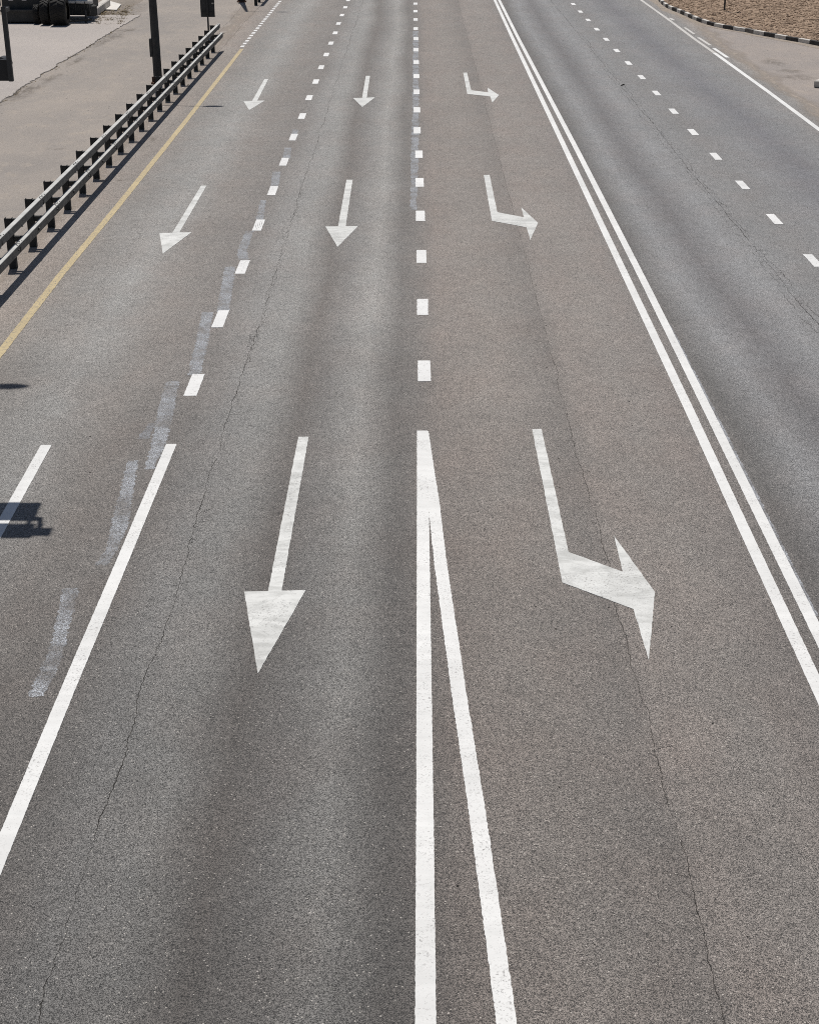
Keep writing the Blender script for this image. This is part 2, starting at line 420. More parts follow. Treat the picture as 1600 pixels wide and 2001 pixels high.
# loose dust and dirt lying on the paving
def stain_mat():
    t = NT('soft_dirt')
    a = t.n.new('ShaderNodeAttribute'); a.attribute_name = 'fade'
    n = t.noise(1.0, 5, 0.7, t.mapped((5, 1.6, 1)))
    f = t.math('MULTIPLY', t.maprange(n, 0.38, 0.68), t.math('MULTIPLY', a.outputs['Fac'], 0.75), clamp=True)
    t.fin((.19, .165, .14), 0.9, 0.2)
    tr = t.n.new('ShaderNodeBsdfTransparent'); mx = t.n.new('ShaderNodeMixShader')
    t.l.new(f, mx.inputs[0]); t.l.new(tr.outputs[0], mx.inputs[1]); t.l.new(t.b.outputs[0], mx.inputs[2])
    t.l.new(mx.outputs[0], t.out.inputs['Surface']); return t.m
M['soft'] = stain_mat()
def blob(cx, cy, rx, ry, seed, z, n=26):
    r = random.Random(seed); f = noise1(seed)
    return [(cx + rx * math.cos(2 * PI * i / n) * (1 + .3 * f(i * .7)), cy + ry * math.sin(2 * PI * i / n) * (1 + .3 * f(i * .7 + 40)), z) for i in range(n)]
def add_blob(mb, cx, cy, rx, ry, seed, z):
    p = blob(cx, cy, rx, ry, seed, z); n = len(p)
    o = len(mb.v); mb.add([(cx, cy, z)] + p, [(0, 1 + i, 1 + (i + 1) % n) for i in range(n)]); return o
def fade(o, cs):
    at = o.data.attributes.new('fade', 'FLOAT', 'POINT')
    for c in cs: at.data[c].value = 1.0
st = MB(); cs = []
for i, (px, py, rx, ry) in enumerate(((30, 185, .7, 2.0), (60, 172, .5, 1.6), (100, 152, .35, 1.4), (150, 118, .3, 1.6), (200, 82, .3, 1.8), (225, 70, .5, 1.5),
                                      (300, 270, .12, .5), (235, 352, .2, .12), (110, 290, .4, .12), (250, 58, .6, 1.0))):
    x, y = G(px, py); cs.append(add_blob(st, x, y, rx, ry, 60 + i, .0262 + .0002 * i if x < -13.95 else -.0035 + .0002 * i if x < -8.5 else .0025))
for i, (px, py, rx, ry) in enumerate(((1510, 120, .5, 1.2), (1560, 150, .7, 1.0), (1545, 138, .6, .6))):
    x, y = G(px, py); cs.append(add_blob(st, x, y, rx, ry, 80 + i, -.0035 + .0003 * i))
o = st.build('dirt', M['soft']); fade(o, cs); tag(o, 'dark dirt washed over the dusty paving', 'dirt', kind='stuff')

# ------------------------------------------------------------------ kerb with black and white paint, brown soil behind it
kpx = [(1278, -30), (1281, -12), (1288, 3), (1303, 15), (1322, 23), (1340, 31), (1362, 40.5), (1387, 49), (1425, 57), (1450, 60.5), (1473, 66), (1501, 71), (1528, 76), (1560, 81.5), (1590, 87), (1620, 93), (1680, 103), (1780, 118), (1950, 136)]
kw = [Vector((*G(x, y), 0)) for x, y in kpx]
def resample(pts, step, n=12):
    dense = []
    for i in range(len(pts) - 1):
        p0, p1, p2, p3 = pts[max(0, i - 1)], pts[i], pts[i + 1], pts[min(len(pts) - 1, i + 2)]
        for k in range(n):
            u = k / n
            dense.append(0.5 * ((2 * p1) + (p2 - p0) * u + (2 * p0 - 5 * p1 + 4 * p2 - p3) * u * u + (3 * p1 - p0 - 3 * p2 + p3) * u ** 3))
    dense.append(pts[-1]); out = [dense[0]]; acc = 0
    for a, b in zip(dense, dense[1:]):
        l = (b - a).length
        while acc + l >= step:
            a = a + (b - a) * ((step - acc) / l); out.append(a.copy()); l = (b - a).length; acc = 0
        acc += l
    return out
kp = resample([kw[0] + Vector((-1.0, 25, 0))] + kw, 0.78)
kerb = empty('kerb', (kp[0].x, kp[0].y, 0)); tag(kerb, kind='structure')
rk = random.Random(3)
for i in range(len(kp) - 1):
    a, b = kp[i], kp[i + 1]; d = (b - a); L = d.length; d.normalize(); nrm = Vector((-d.y, d.x, 0))
    if nrm.x < 0 and False: nrm = -nrm
    mid = (a + b) / 2
    back = Vector((-d.y, d.x, 0))            # towards the soil (left of the direction of travel)
    if back.dot(Vector((1.0, 0.6, 0))) < 0: back = -back
    hgt = 0.17 + rk.uniform(-.012, .012)
    mb = MB(); c = mid + back * 0.075 + Vector((0, 0, hgt / 2 - .01)) + back * rk.uniform(-.01, .01)
    mb.box(c, (L - 0.012, 0.15, hgt + .02), math.atan2(d.y, d.x) + rk.uniform(-.02, .02), bev=0.018)
    even = i % 2 == 0
    mat = M['kerb_black'] if even else M['kerb_white']
    if even and abs(a.x - 14.75) < .45: mat = M['kerb_worn']
    mb.build('kerb_stone', mat, kerb, origin=c)
# soil: uneven bed with clods
def inside(x, y, poly):
    c = False; j = len(poly) - 1
    for i in range(len(poly)):
        if (poly[i].y > y) != (poly[j].y > y) and x < (poly[j].x - poly[i].x) * (y - poly[i].y) / (poly[j].y - poly[i].y) + poly[i].x: c = not c
        j = i
    return c
edge = []
for i in range(len(kp)):
    a = kp[max(0, i - 1)]; b = kp[min(len(kp) - 1, i + 1)]; d = (b - a).normalized(); back = Vector((-d.y, d.x, 0))
    if back.dot(Vector((1.0, 0.6, 0))) < 0: back = -back
    edge.append(kp[i] + back * 0.14)
poly = edge + [Vector((60, edge[-1].y, 0)), Vector((60, 130, 0)), Vector((edge[0].x, 130, 0))]
soil = MB(); s1, s2 = noise1(71), noise1(72)
soil.add([(p.x, p.y, .10) for p in poly], [tuple(range(len(poly)))])
def clod(mb, x, y, z, s, r):
    vs = []; 
    for zz, rr, n, off in ((-.6, .55, 5, 0), (.15, 1.0, 5, .6)):
        for i in range(n):
            t = 2 * PI * i / n + off
            vs.append(Vector((math.cos(t) * rr * r.uniform(.6, 1.3), math.sin(t) * rr * r.uniform(.6, 1.3), zz * r.uniform(.5, 1.2))))
    vs.append(Vector((r.uniform(-.3, .3), r.uniform(-.3, .3), r.uniform(.5, 1.0))))
    el = Matrix.Rotation(r.gauss(1.0, .5), 4, 'Z') @ Matrix.Diagonal((s * r.uniform(1.0, 2.6), s * r.uniform(.6, 1.0), s * r.uniform(.5, .9), 1))
    vs = [Vector((x, y, z)) + el @ v for v in vs]
    fs = [(0, 1, 6, 5), (1, 2, 7, 6), (2, 3, 8, 7), (3, 4, 9, 8), (4, 0, 5, 9)] + [(5 + i, 5 + (i + 1) % 5, 10) for i in range(5)]
    mb.add(vs, fs)
r = random.Random(17); cnt = 0
while cnt < 17000:
    x = r.uniform(13, 27); y = r.uniform(61, 100)
    if y > 92 and r.random() < .5: continue
    if not inside(x, y, poly): continue
    s = r.choice((.03, .04, .05, .05, .07, .10)) * r.uniform(.7, 1.3)
    clod(soil, x, y, .10 + r.uniform(-.01, .03), s, r); cnt += 1
tag(soil.build('soil', M['soil']), 'loose brown soil with clods behind the black and white kerb', 'soil', kind='stuff')
# sand drifted along the kerb foot
sn = MB(); dr = []
for i, p in enumerate(kp):
    a = kp[max(0, i - 1)]; b = kp[min(len(kp) - 1, i + 1)]; d = (b - a).normalized(); back = Vector((-d.y, d.x, 0))
    if back.dot(Vector((1.0, 0.6, 0))) < 0: back = -back
    w = .45 + .2 * s1(i * .6)
    dr += [(p.x - back.x * .01, p.y - back.y * .01, .0035), (p.x - back.x * w, p.y - back.y * w, .0035)]
sn.add(dr, [(2 * i, 2 * i + 1, 2 * i + 3, 2 * i + 2) for i in range(len(kp) - 1)])
tag(sn.build('sand', M['sand']), 'pale sand drifted along the foot of the painted kerb', 'sand', kind='stuff')

# ------------------------------------------------------------------ painted markings
ZM = 0.0065
def densify(pts, step, jit, r):
    out = []; n = len(pts)
    for i in range(n):
        a, b = Vector(pts[i]), Vector(pts[(i + 1) % n]); L = (b - a).length; k = max(1, int(L / step))
        nx = Vector((-(b - a).y, (b - a).x)) / (L or 1)
        for j in range(k):
            out.append(a + (b - a) * (j / k) + (nx * r.uniform(-jit, jit) if j else Vector((0, 0))))
    return out
def slab(mb, pts, z=ZM, step=0.06, jit=0.004, seed=0, mi=0, sides=True):
    r = random.Random(seed); p = densify(pts, step, jit, r); n = len(p)
    if len(pts) == 4 and n > 60: pass
    mb.add([(q.x, q.y, z) for q in p], [tuple(range(n))], mi)
    if sides: mb.add([(q.x, q.y, z) for q in p] + [(q.x, q.y, .0005) for q in p], [(i, (i + 1) % n, n + (i + 1) % n, n + i) for i in range(n)], mi)
def long_line(mb, cs, w, z=ZM, step=0.03, jit=0.0025, seed=0, mi=0):
    """a painted stripe following centre points (x, y), built as a run of quads with slightly ragged sides"""
    r = random.Random(seed); vs = []
    for (x0, y0), (x1, y1) in zip(cs, cs[1:]):
        L = math.hypot(x1 - x0, y1 - y0); k = max(1, int(L / step)); nx, ny = (y1 - y0) / L, -(x1 - x0) / L
        for j in range(k + (1 if (x1, y1) == cs[-1] else 0)):
            u = j / k; x, y = x0 + (x1 - x0) * u, y0 + (y1 - y0) * u
            a, b = w / 2 + r.uniform(-jit, jit), w / 2 + r.uniform(-jit, jit)
            vs += [(x - nx * a, y - ny * a, z), (x + nx * b, y + ny * b, z)]
    n = len(vs) // 2
    mb.add(vs, [(2 * i, 2 * i + 1, 2 * i + 3, 2 * i + 2) for i in range(n - 1)], mi)
    mb.add(vs + [(v[0], v[1], .0005) for v in vs],
           [(2 * i, 2 * n + 2 * i, 2 * n + 2 * i + 2, 2 * i + 2) for i in range(n - 1)] + [(2 * i + 1, 2 * i + 3, 2 * n + 2 * i + 3, 2 * n + 2 * i + 1) for i in range(n - 1)] +
           [(0, 1, 2 * n + 1, 2 * n), (2 * n - 2, 4 * n - 2, 4 * n - 1, 2 * n - 1)], mi)
def marking(name, mb, mats, label, cat, group=None):
    xs = [v[0] for v in mb.v]; ys = [v[1] for v in mb.v]
    o = mb.build(name, mats, origin=((min(xs) + max(xs)) / 2, (min(ys) + max(ys)) / 2, 0))
    return tag(o, label, cat, group)

ORD = 'first second third fourth fifth sixth seventh eighth ninth tenth eleventh twelfth thirteenth fourteenth fifteenth sixteenth seventeenth eighteenth nineteenth twentieth'.split()
ORD += ['twenty ' + x for x in ORD[:9]] + ['thirtieth'] + ['thirty ' + x for x in ORD[:9]]
S0 = 28700.0 / 9.0 * 9.0
OFF = H * math.tan(PITCH)

def dash(x, y, w, l, seed, lean=0.0, extra=None):
    mb = MB(); r = random.Random(seed)
    e = [r.uniform(-.012, .012) for _ in range(4)]
    slab(mb, [(x - w / 2 + e[0] * .4, y + e[1]), (x + w / 2 + e[2] * .4, y + e[1] * .5), (x + w / 2, y + l + e[3]), (x - w / 2, y + l + e[0])], step=.05, jit=.005, seed=seed)
    if extra == 'scratched':
        for k in range(4):
            xx = x - .055 + k * .035
            ribbon_w(mb, [(xx + .05, y + .12 + .1 * k, .008), (xx - .03, y + .62 + .1 * k, .005)], 1, ZM + .001)
    return mb
def xl(py, slope, x0, y0): return x0 + slope * (py - y0)

# broken line left of the middle lane
n = 0
for k in range(18):
    y = 26.09 - OFF + 3.62 * k; x = -3.545 + 0.012 * random.uniform(-1, 1) - (0.02 if k < 2 else 0)
    mb = dash(x, y, .205, 1.05, 100 + k, extra='scratched' if k == 3 else None)
    what = 'scratched white dash' if k == 3 else 'white dash'
    marking('lane_dash', mb, [M['white_dash'], M['crack']], f'{what}, {ORD[k]} beyond the slanting solid line, in the left broken line', 'lane dash', 'dashes of the left broken lane line')
# broken line in the middle of the photograph
for k in range(18):
    y = 26.80 - OFF + 3.69 * k; x = 0.123 + (0.006 * (10 - k) if k < 6 else -0.002 * k)
    mb = dash(x, y, .21, 1.05, 200 + k)
    marking('lane_dash', mb, [M['white_dash']], f'white dash, {ORD[k]} beyond the forked solid line, in the central broken line', 'lane dash', 'dashes of the central broken lane line')
# broken line of the carriageway on the right
for k in range(16):
    y = 33.9 - OFF + 3.70 * k; x = 8.42
    mb = dash(x, y, .20, 1.0, 300 + k)
    lab = f'white dash, {ORD[k]} from the near end of the broken line right of the double line'
    marking('lane_dash', mb, [M['white_dash']], lab, 'lane dash', 'dashes right of the double line')
# short dashes that carry on from the yellow edge line
n = 0; yy = 28700.0 / (91.5 + 326.0) - OFF
while yy < 92:
    x = -7.235 + 0.0035 * (yy - 65)
    mb = dash(x, yy, .155, .50, 400 + n)
    marking('edge_dash', mb, [M['white_dash']], f'short white edge dash, {ORD[n]} beyond the end of the yellow line', 'edge dash', 'short dashes beyond the yellow line')
    yy += 0.924; n += 1

def line_px(pts): return [G(x, y) for x, y in pts]
def ext(cs, y):                                             # carry the first / last leg on to y
    (x0, y0), (x1, y1) = (cs[1], cs[0]) if abs(y - cs[0][1]) < abs(y - cs[-1][1]) else (cs[-2], cs[-1])
    p = (x1 + (x1 - x0) / (y1 - y0) * (y - y1), y)
    return [p] + cs if abs(y - cs[0][1]) < abs(y - cs[-1][1]) else cs + [p]
mb = MB(); long_line(mb, ext(line_px([(335, 868), (238, 1100), (132, 1350), (29, 1600)]), 1.0), .155, seed=1)
marking('lane_line', mb, M['white'], 'long solid white line slanting down the left side, below the left broken line', 'solid line')
mb = MB(); long_line(mb, ext(line_px([(90.5, 870), (18, 1000)]), 1.0), .158, seed=2)
marking('lane_line', mb, M['white'], 'short solid white line at the left edge, crossed by a signal shadow', 'solid line')
mb = MB(); long_line(mb, ext(line_px([(825, 842), (827, 1100), (830, 1600), (831.5, 2000)]), 1.0), .160, seed=3)
marking('lane_line', mb, M['white'], 'straight upright solid white line, left arm of the fork in the centre', 'solid line')
mb = MB(); long_line(mb, ext(line_px([(827, 843), (847.5, 985), (860.5, 1100), (896, 1350), (934, 1600), (990, 2000)]), 1.0), .155, z=.0048, jit=.0045, seed=4)
marking('lane_line', mb, M['white'], 'solid white line veering right, right arm of the fork in the centre', 'solid line')
mb = MB(); long_line(mb, ext(ext(line_px([(967, 0), (1000, 71), (1109, 300), (1346, 800), (1461, 1050), (1577, 1300)]), 6.0), 190), .150, step=.07, seed=5)
marking('lane_line', mb, M['white'], 'left stripe of the double solid white line dividing the carriageways', 'solid line')
mb = MB(); long_line(mb, ext(ext(line_px([(975.5, 0), (1011, 71), (1131, 300), (1258, 550), (1382, 800), (1579, 1200)]), 6.0), 190), .145, step=.07, seed=6)
long_line(mb, line_px([(1306, 635), (1345, 712), (1395, 808), (1475, 968), (1540, 1100), (1592, 1205)]), .085, z=.0042, jit=.01, seed=7, mi=1)
marking('lane_line', mb, [M['white'], M['ghost_line']], 'right stripe of the double solid white line, with worn grey paint along it', 'solid line')
mb = MB(); long_line(mb, ext(line_px([(472.5, 95), (360, 240), (232, 400), (120, 535), (0, 690)]), 8.0), .155, step=.07, jit=.006, seed=8)
marking('edge_line', mb, M['yellow'], 'yellow edge line beside the guard rail', 'edge line')
mb = MB(); long_line(mb, ext(line_px([(1598, 251), (1500, 178), (1396, 103)]), 20.0)[::1], .165, step=.08, seed=9)
long_line(mb, ext(line_px([(1396, 103), (1359.5, 77.6), (1310, 40.5), (1253.5, 0)]), 150), .15, step=.08, jit=.004, seed=10, mi=1)
marking('edge_line', mb, [M['white'], M['white_old']], 'solid white line along the right edge of the far right lane', 'edge line')
for k, (a, b, w, lab) in enumerate((((1394.5, 93.6), (1421.5, 111.8), .15, 'thick white dash beside the right edge line, nearest the viewer'),
                               ((1364, 72.5), (1388, 88), .14, 'faded white dash beside the right edge line, second from the viewer'),
                               ((1337.5, 53), (1356.5, 66), .12, 'thin faded white dash beside the right edge line, third from the viewer'),
                               ((1309, 34.5), (1316, 39), .16, 'faint white stub beside the right edge line, nearest the kerb bend'))):
    mb = MB(); long_line(mb, line_px([b, a]), w, step=.06, jit=.004, seed=40 + k)
    marking('edge_dash', mb, M['white'] if k == 0 else M['white_old'], lab, 'edge dash', 'dashes beside the right edge line')

arrows = [
    ([(583, 854), (603, 854), (550.5, 1155), (597.5, 1154), (504, 1317), (477, 1157), (524, 1156)], 'large straight white arrow in the middle lane, nearest of its row', 'straight'),
    ([(677, 351), (689, 351), (675.5, 441.8), (700, 441.5), (659.3, 482.5), (635.8, 442.5), (660.5, 442)], 'straight white arrow in the middle lane, between the large one and the farthest one', 'straight'),
    ([(714.8, 147.6), (723, 147.6), (716.5, 190.2), (732.8, 189.8), (707.8, 208.7), (689.8, 191), (707.5, 190.6)], 'small straight white arrow in the middle lane, farthest of its row', 'straight'),
    ([(393, 362.5), (403.7, 362.5), (350.5, 454), (374.5, 453.7), (318, 495.7), (311.8, 456), (337, 454.6)], 'straight white arrow in the left lane, nearer of its two', 'straight'),
    ([(516.6, 154), (524.3, 154), (502.7, 196.2), (517.6, 196), (486.8, 214.7), (475.6, 197.2), (492.8, 196.6)], 'small straight white arrow in the left lane, farther of its two', 'straight'),
    ([(1039.3, 839.3), (1057.8, 838.5), (1110.8, 1079.6), (1216.7, 1118), (1199, 1046.6), (1279.3, 1158), (1267.5, 1291.5), (1237.3, 1191), (1098.5, 1139)], 'large bent white turn arrow in the right lane, nearest of its row', 'bent'),
    ([(945, 341.8), (956.5, 341.3), (971.3, 414.5), (1023.3, 424.3), (1018.3, 405), (1051, 435.5), (1035.8, 468.8), (1028.5, 444), (960.8, 431.3)], 'bent white turn arrow in the right lane, between the large one and the farthest one', 'bent'),
    ([(904.9, 141.5), (912.2, 141.2), (920.6, 175.8), (953.5, 180), (952.7, 171), (974.9, 185.3), (961.7, 200), (957.5, 187.9), (912.8, 183)], 'small bent white turn arrow in the right lane, farthest of its row', 'bent')]
for k, (pts, lab, kd) in enumerate(arrows):
    mb = MB(); slab(mb, line_px(pts)[::-1], step=.07, jit=.004, seed=60 + k)
    if k == 5:
        crack(mb, lambda y: 2.40, *sorted((G(1187, 1108)[1], G(1204, 1172)[1])), .004, .018, 77, mi=1, z=ZM + .001)
    marking('lane_arrow', mb, [M['white_arrow'], M['stain']], lab, 'arrow marking', f'{kd} arrows painted on the lanes')

# old paint that has been ground off, left of the broken lines
gh = [([(123, 1151), (154, 1149.5), (120, 1292), (87, 1361), (55.5, 1361), (99, 1262)], 'worn blue grey paint streak left of the slanting solid line, nearest the viewer'),
      ([(250, 900), (270, 900), (250, 1030), (230, 1075), (210, 1104), (186, 1104), (207, 1072), (220, 1012)], 'worn blue grey paint streak touching the slanting solid line'),
      ([(325, 745), (350, 745), (340, 800), (325, 867), (300, 917), (282, 917), (297, 862), (308, 800)], 'worn blue grey paint streak ending at the top of the slanting solid line'),
      ([(395, 610), (417, 610), (400, 700), (391, 733), (366, 733), (375, 700)], 'worn blue grey paint streak above the nearest left dash'),
      ([(439, 521), (460, 521), (452, 580), (447, 610), (424, 610), (428, 580)], 'worn blue grey paint streak above the second left dash'),
      ([(480, 451), (495.5, 451), (482.5, 490), (486, 509), (466, 509), (464, 490)], 'kinked worn paint streak above the third left dash'),
      ([(509, 391), (520, 391), (514, 429), (500, 429)], 'worn blue grey paint streak above the scratched dash'),
      ([(532.5, 335), (549, 335), (544, 363), (529, 363)], 'worn blue grey paint streak above the fifth left dash'),
      ([(556, 288), (570, 288), (567, 309), (552, 309)], 'worn blue grey paint streak above the sixth left dash'),
      ([(572, 252), (584, 253), (580, 261), (570, 261)], 'small worn paint patch above the seventh left dash')]
for k, (pts, lab) in enumerate(gh):
    mb = MB(); slab(mb, line_px(pts)[::-1], z=.0032, step=.035, jit=.022, seed=90 + k, sides=False)
    marking('worn_paint_streak', mb, M['ghost'], lab, 'worn paint', 'worn paint streaks along the left broken line')
mb = MB(); slab(mb, line_px([(807, 60), (817, 60), (818, 214), (817, 300), (814, 410), (802, 410), (803, 300), (806, 214)])[::-1], z=.0032, step=.2, jit=.03, seed=120, sides=False)
marking('worn_paint_streak', mb, M['ghost'], 'faint blue grey paint stripe running between the dashes of the central broken line', 'worn paint')
mb = MB(); slab(mb, line_px([(268, 858), (290, 827), (305, 827), (290, 858)])[::-1], z=.0030, step=.06, jit=.02, seed=121, sides=False)
marking('worn_paint_streak', mb, M['ghost_faint'], 'faint worn paint patch left of the top of the slanting solid line', 'worn paint')

# ------------------------------------------------------------------ guard rails
RZ = ((.86, 1.06, 0.0), (.495, .705, .105))        # bottom, top, offset towards the road
def rail_profile(z0, z1, dx):
    xf = -7.985 + dx; return [(xf - .105, z1 - .004), (xf - .006, z1), (xf, z1 - .008), (xf - .004, z1 - .075), (xf - .012, z0 + .03), (xf - .04, z0), (xf - .05, z0 + .004), (xf - .026, z0 + .04), (xf - .016, z1 - .075), (xf - .014, z1 - .02), (xf - .105, z1 - .012)]
def guard_rail(y0, y1, post_ys, label, ramp=None):
    root = empty('guard_rail', (-8.2, (y0 + y1) / 2, 0)); tag(root, label, 'guard rail', 'steel guard rails along the left verge')
    for zi, (z0, z1, dx) in enumerate(RZ):
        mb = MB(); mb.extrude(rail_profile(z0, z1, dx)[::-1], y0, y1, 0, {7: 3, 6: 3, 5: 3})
        y = y0 + .6 + zi * .9
        while y < y1 - .1:                                   # lap joints: a second skin, a seam and bolt heads
            mb.box((-8.031 + dx, y, z1 + .0035), (.075, .012, .004), mi=1)
            for dy in (-.12, .12): 
                mb.box((-8.04 + dx, y + dy, z1 + .005), (.022, .022, .012), mi=1); mb.box((-8.005 + dx, y + dy * 1.6, z1 + .004), (.02, .02, .010), mi=1)
            mb.box((-7.985 + dx, y - .02, (z0 + z1) / 2 - .01), (.012, .02, .10), mi=1)
            y += 3.53
        for k, py in enumerate(post_ys):
            if zi == 0:
                mb.tube((-8.03, py + .02, z0 + .03), (-7.975, py + .02, z0 + .03), .022, n=8, mi=2)
            else:
                mb.tube((-8.0 + dx, py + .9, z1 - .085), (-7.965 + dx, py + .9, z1 - .085), .035 if k % 2 else .02, n=8, mi=1)
        mb.build('rail', [M['steel'], M['bracket'], M['bolt'], M['rail_shade']], root, origin=(-8.04 + dx, (y0 + y1) / 2, z0))
    for py in post_ys:
        mb = MB(); t = .012                                  # channel post, open towards the far side
        mb.box((-8.27, py + .006, .49), (.15, t, 1.12)); mb.box((-8.339, py + .067, .49), (t, .11, 1.118)); mb.box((-8.201, py + .067, .49), (t, .11, 1.118))
        p = mb.build('post', M['post'], root, origin=(-8.27, py + .06, 0))
        for z0, z1, dx in RZ:
            b = MB(); b.box((-8.125 + dx / 2, py + .06, (z0 + z1) / 2 + .02), (.14 + dx, .085, .11)); b.build('spacer', M['post'], root, origin=(-8.145, py + .06, (z0 + z1) / 2))
    if ramp:
        mb = MB(); mb.add([(-8.0, y0, .42), (-8.0, y0, 1.06), (-8.05, ramp, .16), (-8.05, ramp, -.01), (-8.03, y0, .42), (-8.03, y0, 1.06), (-8.08, ramp, .16), (-8.08, ramp, -.01)],
                          [(0, 3, 2, 1), (4, 5, 6, 7), (1, 2, 6, 5), (0, 4, 7, 3), (2, 3, 7, 6), (0, 1, 5, 4)])
        mb.build('ramped_end', M['post'], root, origin=(-8.0, ramp, 0))
    return root
posts = [63.5 - 1.765 * k for k in range(27)]
guard_rail(posts[-1] - .4, 64.05, posts, 'grey double beam guard rail on dark posts, running along the yellow line')
guard_rail(81.7, 130.0, [81.8 + 1.765 * k for k in range(27)], 'far guard rail starting beyond the gap, at the top edge of the photo')

# ------------------------------------------------------------------ street lamps on the verge
def street_lamp(x, y, label):
    root = empty('street_lamp', (x, y, 0)); tag(root, label, 'street lamp', 'street lamps along the left verge')
    mb = MB(); mb.tube((x, y, .05), (x, y, 1.6), .155, .15, 12); mb.tube((x, y, 1.6), (x, y, 11.0), .15, .07, 12); mb.build('pole', M['pole'], root, origin=(x, y, 0))
    mb = MB(); mb.tube((x, y, -.02), (x, y, .05), .26, .26, 12)
    for i in range(6):
        t = 2 * PI * i / 6; mb.box((x + .16 * math.cos(t), y + .16 * math.sin(t), .14), (.11, .014, .2), t)
        mb.tube((x + .215 * math.cos(t + .5), y + .215 * math.sin(t + .5), .05), (x + .215 * math.cos(t + .5), y + .215 * math.sin(t + .5), .09), .018, n=6)
    mb.build('base_flange', M['rust'], root, origin=(x, y, 0))
    mb = MB(); mb.box((x - .16, y - .02, 1.25), (.10, .2, .62), bev=.01); mb.build('service_door', M['pole'], root, origin=(x - .16, y, 1.25))
    mb = MB(); pr = None
    for i in range(9):
        u = i / 8; p = (x + 1.5 * u, y, 10.6 + .55 * math.sin(u * PI / 2))
        if pr: mb.tube(pr, p, .035, n=8)
        pr = p
    mb.build('arm', M['pole'], root, origin=(x, y, 10.6))
    mb = MB(); n = 18; vs = []
    for z, s in ((0, .80), (.05, 1.0), (.11, .85), (.15, .35)):
        for i in range(n):
            t = 2 * PI * i / n; vs.append((x + 1.80 + .37 * s * math.cos(t), y + .14 * s * math.sin(t), 11.1 + z))
    fs = [(k * n + i, k * n + (i + 1) % n, (k + 1) * n + (i + 1) % n, (k + 1) * n + i) for k in range(3) for i in range(n)] + [tuple(range(n))[::-1], tuple(range(3 * n, 4 * n))]
    mb.add(vs, fs); lh = mb.build('lamp_head', M['pole'], root, origin=(x + 1.8, y, 11.1))
    mb = MB(); mb.tube((x + 1.85, y, 11.06), (x + 1.85, y, 11.099), .09, .11, 14); mb.build('lens', M['lamp_glass'], root, origin=(x + 1.85, y, 11.1))
    return root
LX = -9.19
street_lamp(LX, 55.0, 'dark tapered street lamp pole rising behind the guard rail')
street_lamp(LX, 27.7, 'street lamp left of the view, its head casting an oval shadow on the near road')
street_lamp(LX, 83.5, 'far street lamp beyond the gap in the guard rail')

# ------------------------------------------------------------------ signs
sx, sy = -9.05, 68.4
root = empty('road_sign', (sx, sy, 0)); tag(root, 'tall dark back of a road sign standing behind the far end of the guard rail', 'road sign')
mb = MB(); mb.tube((sx, sy, -.02), (sx, sy, 2.5), .038, n=12); mb.build('post', M['pole'], root, origin=(sx, sy, 0))
mb = MB(); mb.box((sx, sy + .06, 1.72), (.62, .02, 1.75), bev=.006); mb.build('panel', M['signback'], root, origin=(sx, sy + .06, 1.72))
mb = MB()
for z in (1.05, 1.95, 2.45): mb.box((sx, sy + .042, z), (.56, .016, .05))
mb.box((sx + .24, sy + .04, 1.42), (.09, .012, .05), mi=1)
mb.build('brace', [M['signback'], M['bolt']], root, origin=(sx, sy + .04, 1.7))

sx, sy = G(1414.5, 24); sz = .1
root = empty('sign_post', (sx, sy, sz)); tag(root, 'thin grey sign post standing in the brown soil', 'sign post')
mb = MB(); mb.tube((sx, sy, 0), (sx, sy, 3.0), .045, n=12); mb.build('post', M['bracket'], root, origin=(sx, sy, 0))
mb = MB(); mb.box((sx + .28, sy + .055, 2.5), (.60, .02, .55), bev=.005); mb.build('panel', M['signback'], root, origin=(sx + .28, sy + .05, 2.5))

# concrete foot at the right edge
bx, by = G(1603, 172)
root = empty('post_footing', (bx + .2, by + .25, 0)); tag(root, 'grey concrete footing with a dark pipe socket at the right edge', 'footing')
mb = MB(); mb.box((bx + .2, by + .28, .12), (.62, .5, .24), -.5, bev=.03); mb.build('block', M['concrete'], root, origin=(bx + .2, by + .28, .1))
mb = MB(); mb.tube((bx + .12, by + .34, .24), (bx + .12, by + .34, .34), .09, n=14); mb.build('socket', M['black'], root, origin=(bx + .12, by + .34, .24))

# ------------------------------------------------------------------ traffic signal on a mast arm, seen from behind at the upper left
SY = 20.0
root = empty('traffic_signal', (-9.6, SY + .35, 0)); tag(root, 'dark traffic signal hanging over the left lane, seen from behind at the left edge', 'traffic signal')
mb = MB(); mb.tube((-9.6, SY + .35, -.02), (-9.6, SY + .35, 7.3), .13, .10, 14); mb.build('mast', M['pole'], root, origin=(-9.6, SY + .35, 0))
mb = MB(); mb.tube((-9.6, SY + .35, 6.95), (-5.15, SY + .35, 7.02), .12, .115, 14); mb.build('mast_arm', M['pole'], root, origin=(-9.6, SY + .35, 7))
mb = MB(); mb.box((-5.262, SY, 5.70), (.058, .05, .93), bev=.004); mb.box((-5.262, SY + .10, 6.12), (.05, .2, .05)); mb.box((-5.45, SY + .3, 6.5), (.06, .05, .95))
mb.build('bracket', M['bracket'], root, origin=(-5.26, SY, 5.7))
mb = MB(); mb.box((-5.66, SY + .03, 5.373), (.735, .02, .27)); mb.build('backplate', M['black'], root, origin=(-5.66, SY + .03, 5.37))
mb = MB(); mb.box((-5.66, SY + .16, 5.37), (.62, .2, .24), bev=.03); mb.box((-5.64, SY + .38, 5.40), (.52, .30, .16), bev=.02); mb.build('housing', M['black'], root, origin=(-5.66, SY + .1, 5.4))  # second box is added to close gaps in the cast shadow
